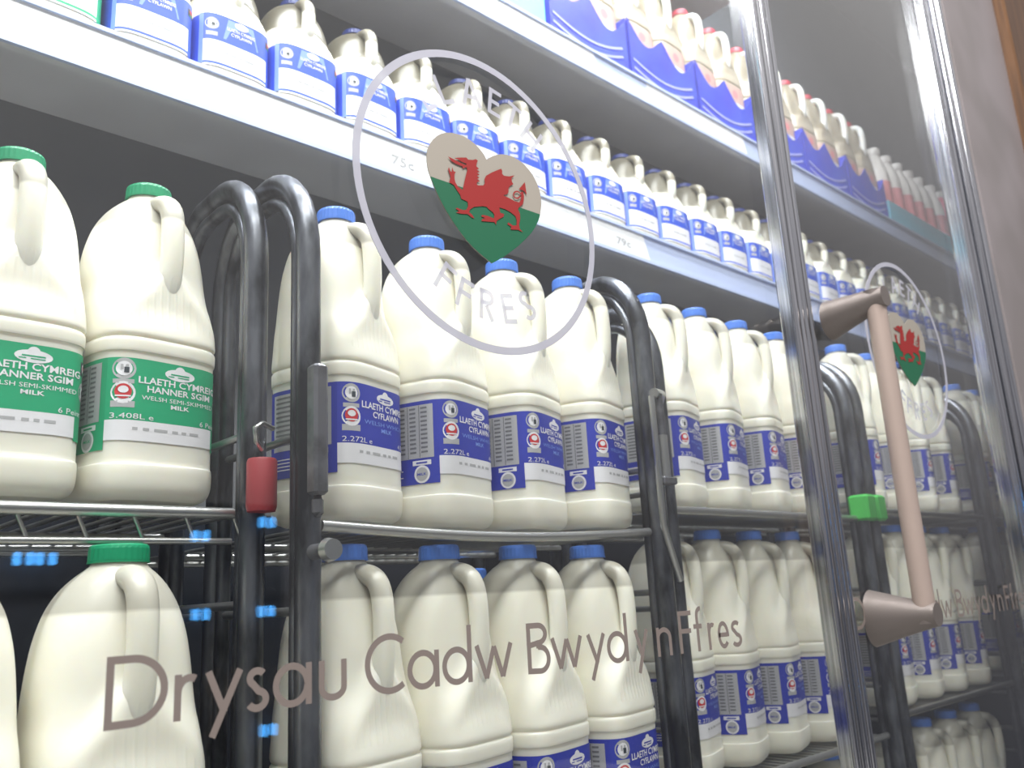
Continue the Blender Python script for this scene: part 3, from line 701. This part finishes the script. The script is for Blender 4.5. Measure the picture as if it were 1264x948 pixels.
# cartons of red-capped jugs
def make_pack(W=.170, D=.092, Hh=.097):
    t = empty('carton_sleeve'); b = MB(); n = 40
    def top(u):   # u 0..1 across the front: high left corner, two scoops round the bottles
        a = .5-.5*math.cos(2*math.pi*min(1, max(0, (u-.02)/.96)*2))
        return Hh*(1.05-.36*abs(math.sin(math.pi*u*2))**1.2*(.9 if u < .5 else 1.)-.12*u)
    for y, m2 in ((0, 'carton'), (D, 'carton')):
        vs = []
        for dy in (0, .0012):
            vs += [(W*i/n, y+dy, 0) for i in range(n+1)]+[(W*i/n, y+dy, top(i/n)) for i in range(n+1)]
        k = n+1; fs = []
        for i in range(n):
            fs += [(i, i+1, k+i+1, k+i), (2*k+i+1, 2*k+i, 3*k+i, 3*k+i+1), (k+i, k+i+1, 3*k+i+1, 3*k+i)]
        b.add(vs, fs, m2)
    for x in (0, W-.0012): b.box(x, x+.0012, 0, D+.0012, 0, Hh, 'carton')
    b.box(0, W, 0, D, 0, .0012, 'carton')
    for kx in range(2):                                         # two sweeping pale lines on the front
        z0 = Hh*(.33-.15*kx)
        pts = [(W*(.04+.88*i/24), z0-Hh*.22*math.sin(math.pi*(i/24)*.85)+Hh*.16*(i/24)) for i in range(25)]
        glyph_strip(b, pts, .0042, 'carton_line', -.0006, lambda q, yy: (q[0], yy, max(.001, q[1])))
    b.build('carton_board', t)
    return t
KP = Kind(make_pack())
PK = ['with its left end beside the pale tray', 'second from the pale tray', 'left of and touching the chrome mullion', 'just right of the chrome mullion', 'fifth from the pale tray', 'next to the pink bottles']
zt = 1.073*SY+.0015; pk = []
for i in range(6):
    x = .778+.1745*i
    KP.put((x, .7025, zt), 0, 'deep blue carton sleeve on the top shelf, '+PK[i], 'carton', 'blue cartons on the top shelf')
    for q in range(2):
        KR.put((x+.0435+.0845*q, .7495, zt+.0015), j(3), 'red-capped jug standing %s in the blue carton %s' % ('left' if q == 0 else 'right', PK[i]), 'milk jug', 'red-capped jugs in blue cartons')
# pale trays with slim bottles: left of the cartons and at the far right
def make_slim(name, mcol, band):
    t = empty(name); b = MB(); rings = []; n = 28
    for z, r in catmull([(0, .022), (.004, .0255), (.02, .0265), (.11, .0265), (.13, .0255), (.155, .019), (.168, .0145), (.178, .0135)], 3):
        rings.append([(r*math.cos(2*math.pi*i/n), r*math.sin(2*math.pi*i/n), z) for i in range(n)])
    b.loft(rings, mcol); b.build('bottle_body', t)
    s = MB(); s.loft([[((.027)*math.cos(2*math.pi*i/n), .027*math.sin(2*math.pi*i/n), z) for i in range(n)] for z in (.03, .105)], band, True, False); s.build('printed_sleeve', t)
    c = MB(); c.loft([[(r*math.cos(2*math.pi*i/n), r*math.sin(2*math.pi*i/n), z) for i in range(n)] for z, r in ((.176, .0155), (.19, .0155), (.192, .0145))], 'bottle_w', False); c.build('cap', t)
    return t
KW = Kind(make_slim('slim_milkshake_bottle', 'bottle_w', 'pink')); KK = Kind(make_slim('slim_pink_bottle', 'rose', 'pink')); KH = Kind(make_slim('slim_white_bottle', 'bottle_w', 'white'))
def make_tray(W, D, h):
    t = empty('cardboard_tray'); b = MB()
    b.box(0, W, 0, .0015, 0, h, 'cyan'); b.box(0, W, D, D+.0015, 0, h, 'cyan'); b.box(0, .0015, 0, D, 0, h, 'cyan'); b.box(W-.0015, W, 0, D, 0, h, 'cyan'); b.box(0, W, 0, D, 0, .0015, 'cyan')
    b.build('tray_board', t); return t
KT = Kind(make_tray(.30, .12, .052))
KT.put((.470, .7025, zt), 0, 'pale cyan tray at the top picture edge left of the blue cartons', 'tray', 'pale cyan bottle trays')
KT.put((1.832, .7025, zt), 0, 'pale cyan tray of pink bottles right of the blue cartons', 'tray', 'pale cyan bottle trays')
KT.put((2.136, .7025, zt), 0, 'pale cyan tray of pink bottles nearest the far end wall', 'tray', 'pale cyan bottle trays')
for i in range(5): KH.put((.501+.059*i, .732, zt+.002), 0, '%s slim white bottle in the tray left of the blue cartons' % ORD[i], 'bottle', 'slim bottles in pale trays')
for i in range(10):
    x = 1.863+.059*i+(.009 if i > 4 else 0)
    (KW if i < 6 else KK).put((x, .732, zt+.002), 0, '%s slim %s bottle right of the blue cartons' % (ORD[i], 'pink-and-white' if i < 6 else 'pink'), 'bottle', 'slim bottles in pale trays')

# small blue lamps of a display in the shop behind the photographer, seen mirrored in the door glass
m = bpy.data.materials.new('blue_lamp'); m.use_nodes = True; q = m.node_tree.nodes['Principled BSDF']
q.inputs['Emission Color'].default_value = (.08, .42, 1, 1); q.inputs['Emission Strength'].default_value = 7; q.inputs['Base Color'].default_value = (.02, .1, .4, 1); M['blue_lamp'] = m
t = empty('lamp_display', (0, -1.2, -.3)); tag(t, 'dark display post with small blue lamps, mirrored in the door glass', 'display')
pts = []
for px, py in ((249, 662), (249, 759), (330, 755), (331, 645), (333, 902), (30, 690), (58, 690)):
    d = right*((px-632)/F_PX)+up*(-(py-474)/F_PX)+fwd; d = d*(2.02/d.y); pts.append((d.x, 2*GY-2.02, d.z))
x0 = min(p[0] for p in pts); x1 = max(p[0] for p in pts); z0 = min(p[2] for p in pts); z1 = max(p[2] for p in pts)
b = MB(); b.box(x0-.05, x1+.05, -1.24+1.2, -1.20+1.2, ZF+.3, z1+.05+.3, 'gasket', .004); b.build('display_post', t)
for p in pts:
    b = MB(); b.box(p[0]-.020, p[0]-.005, p[1]+1.2, p[1]+1.212, p[2]-.012+.3, p[2]+.014+.3, 'blue_lamp', .003); b.build('lamp', t)
    b = MB(); b.box(p[0]+.005, p[0]+.020, p[1]+1.2, p[1]+1.212, p[2]-.012+.3, p[2]+.014+.3, 'blue_lamp', .003); b.build('lamp', t)
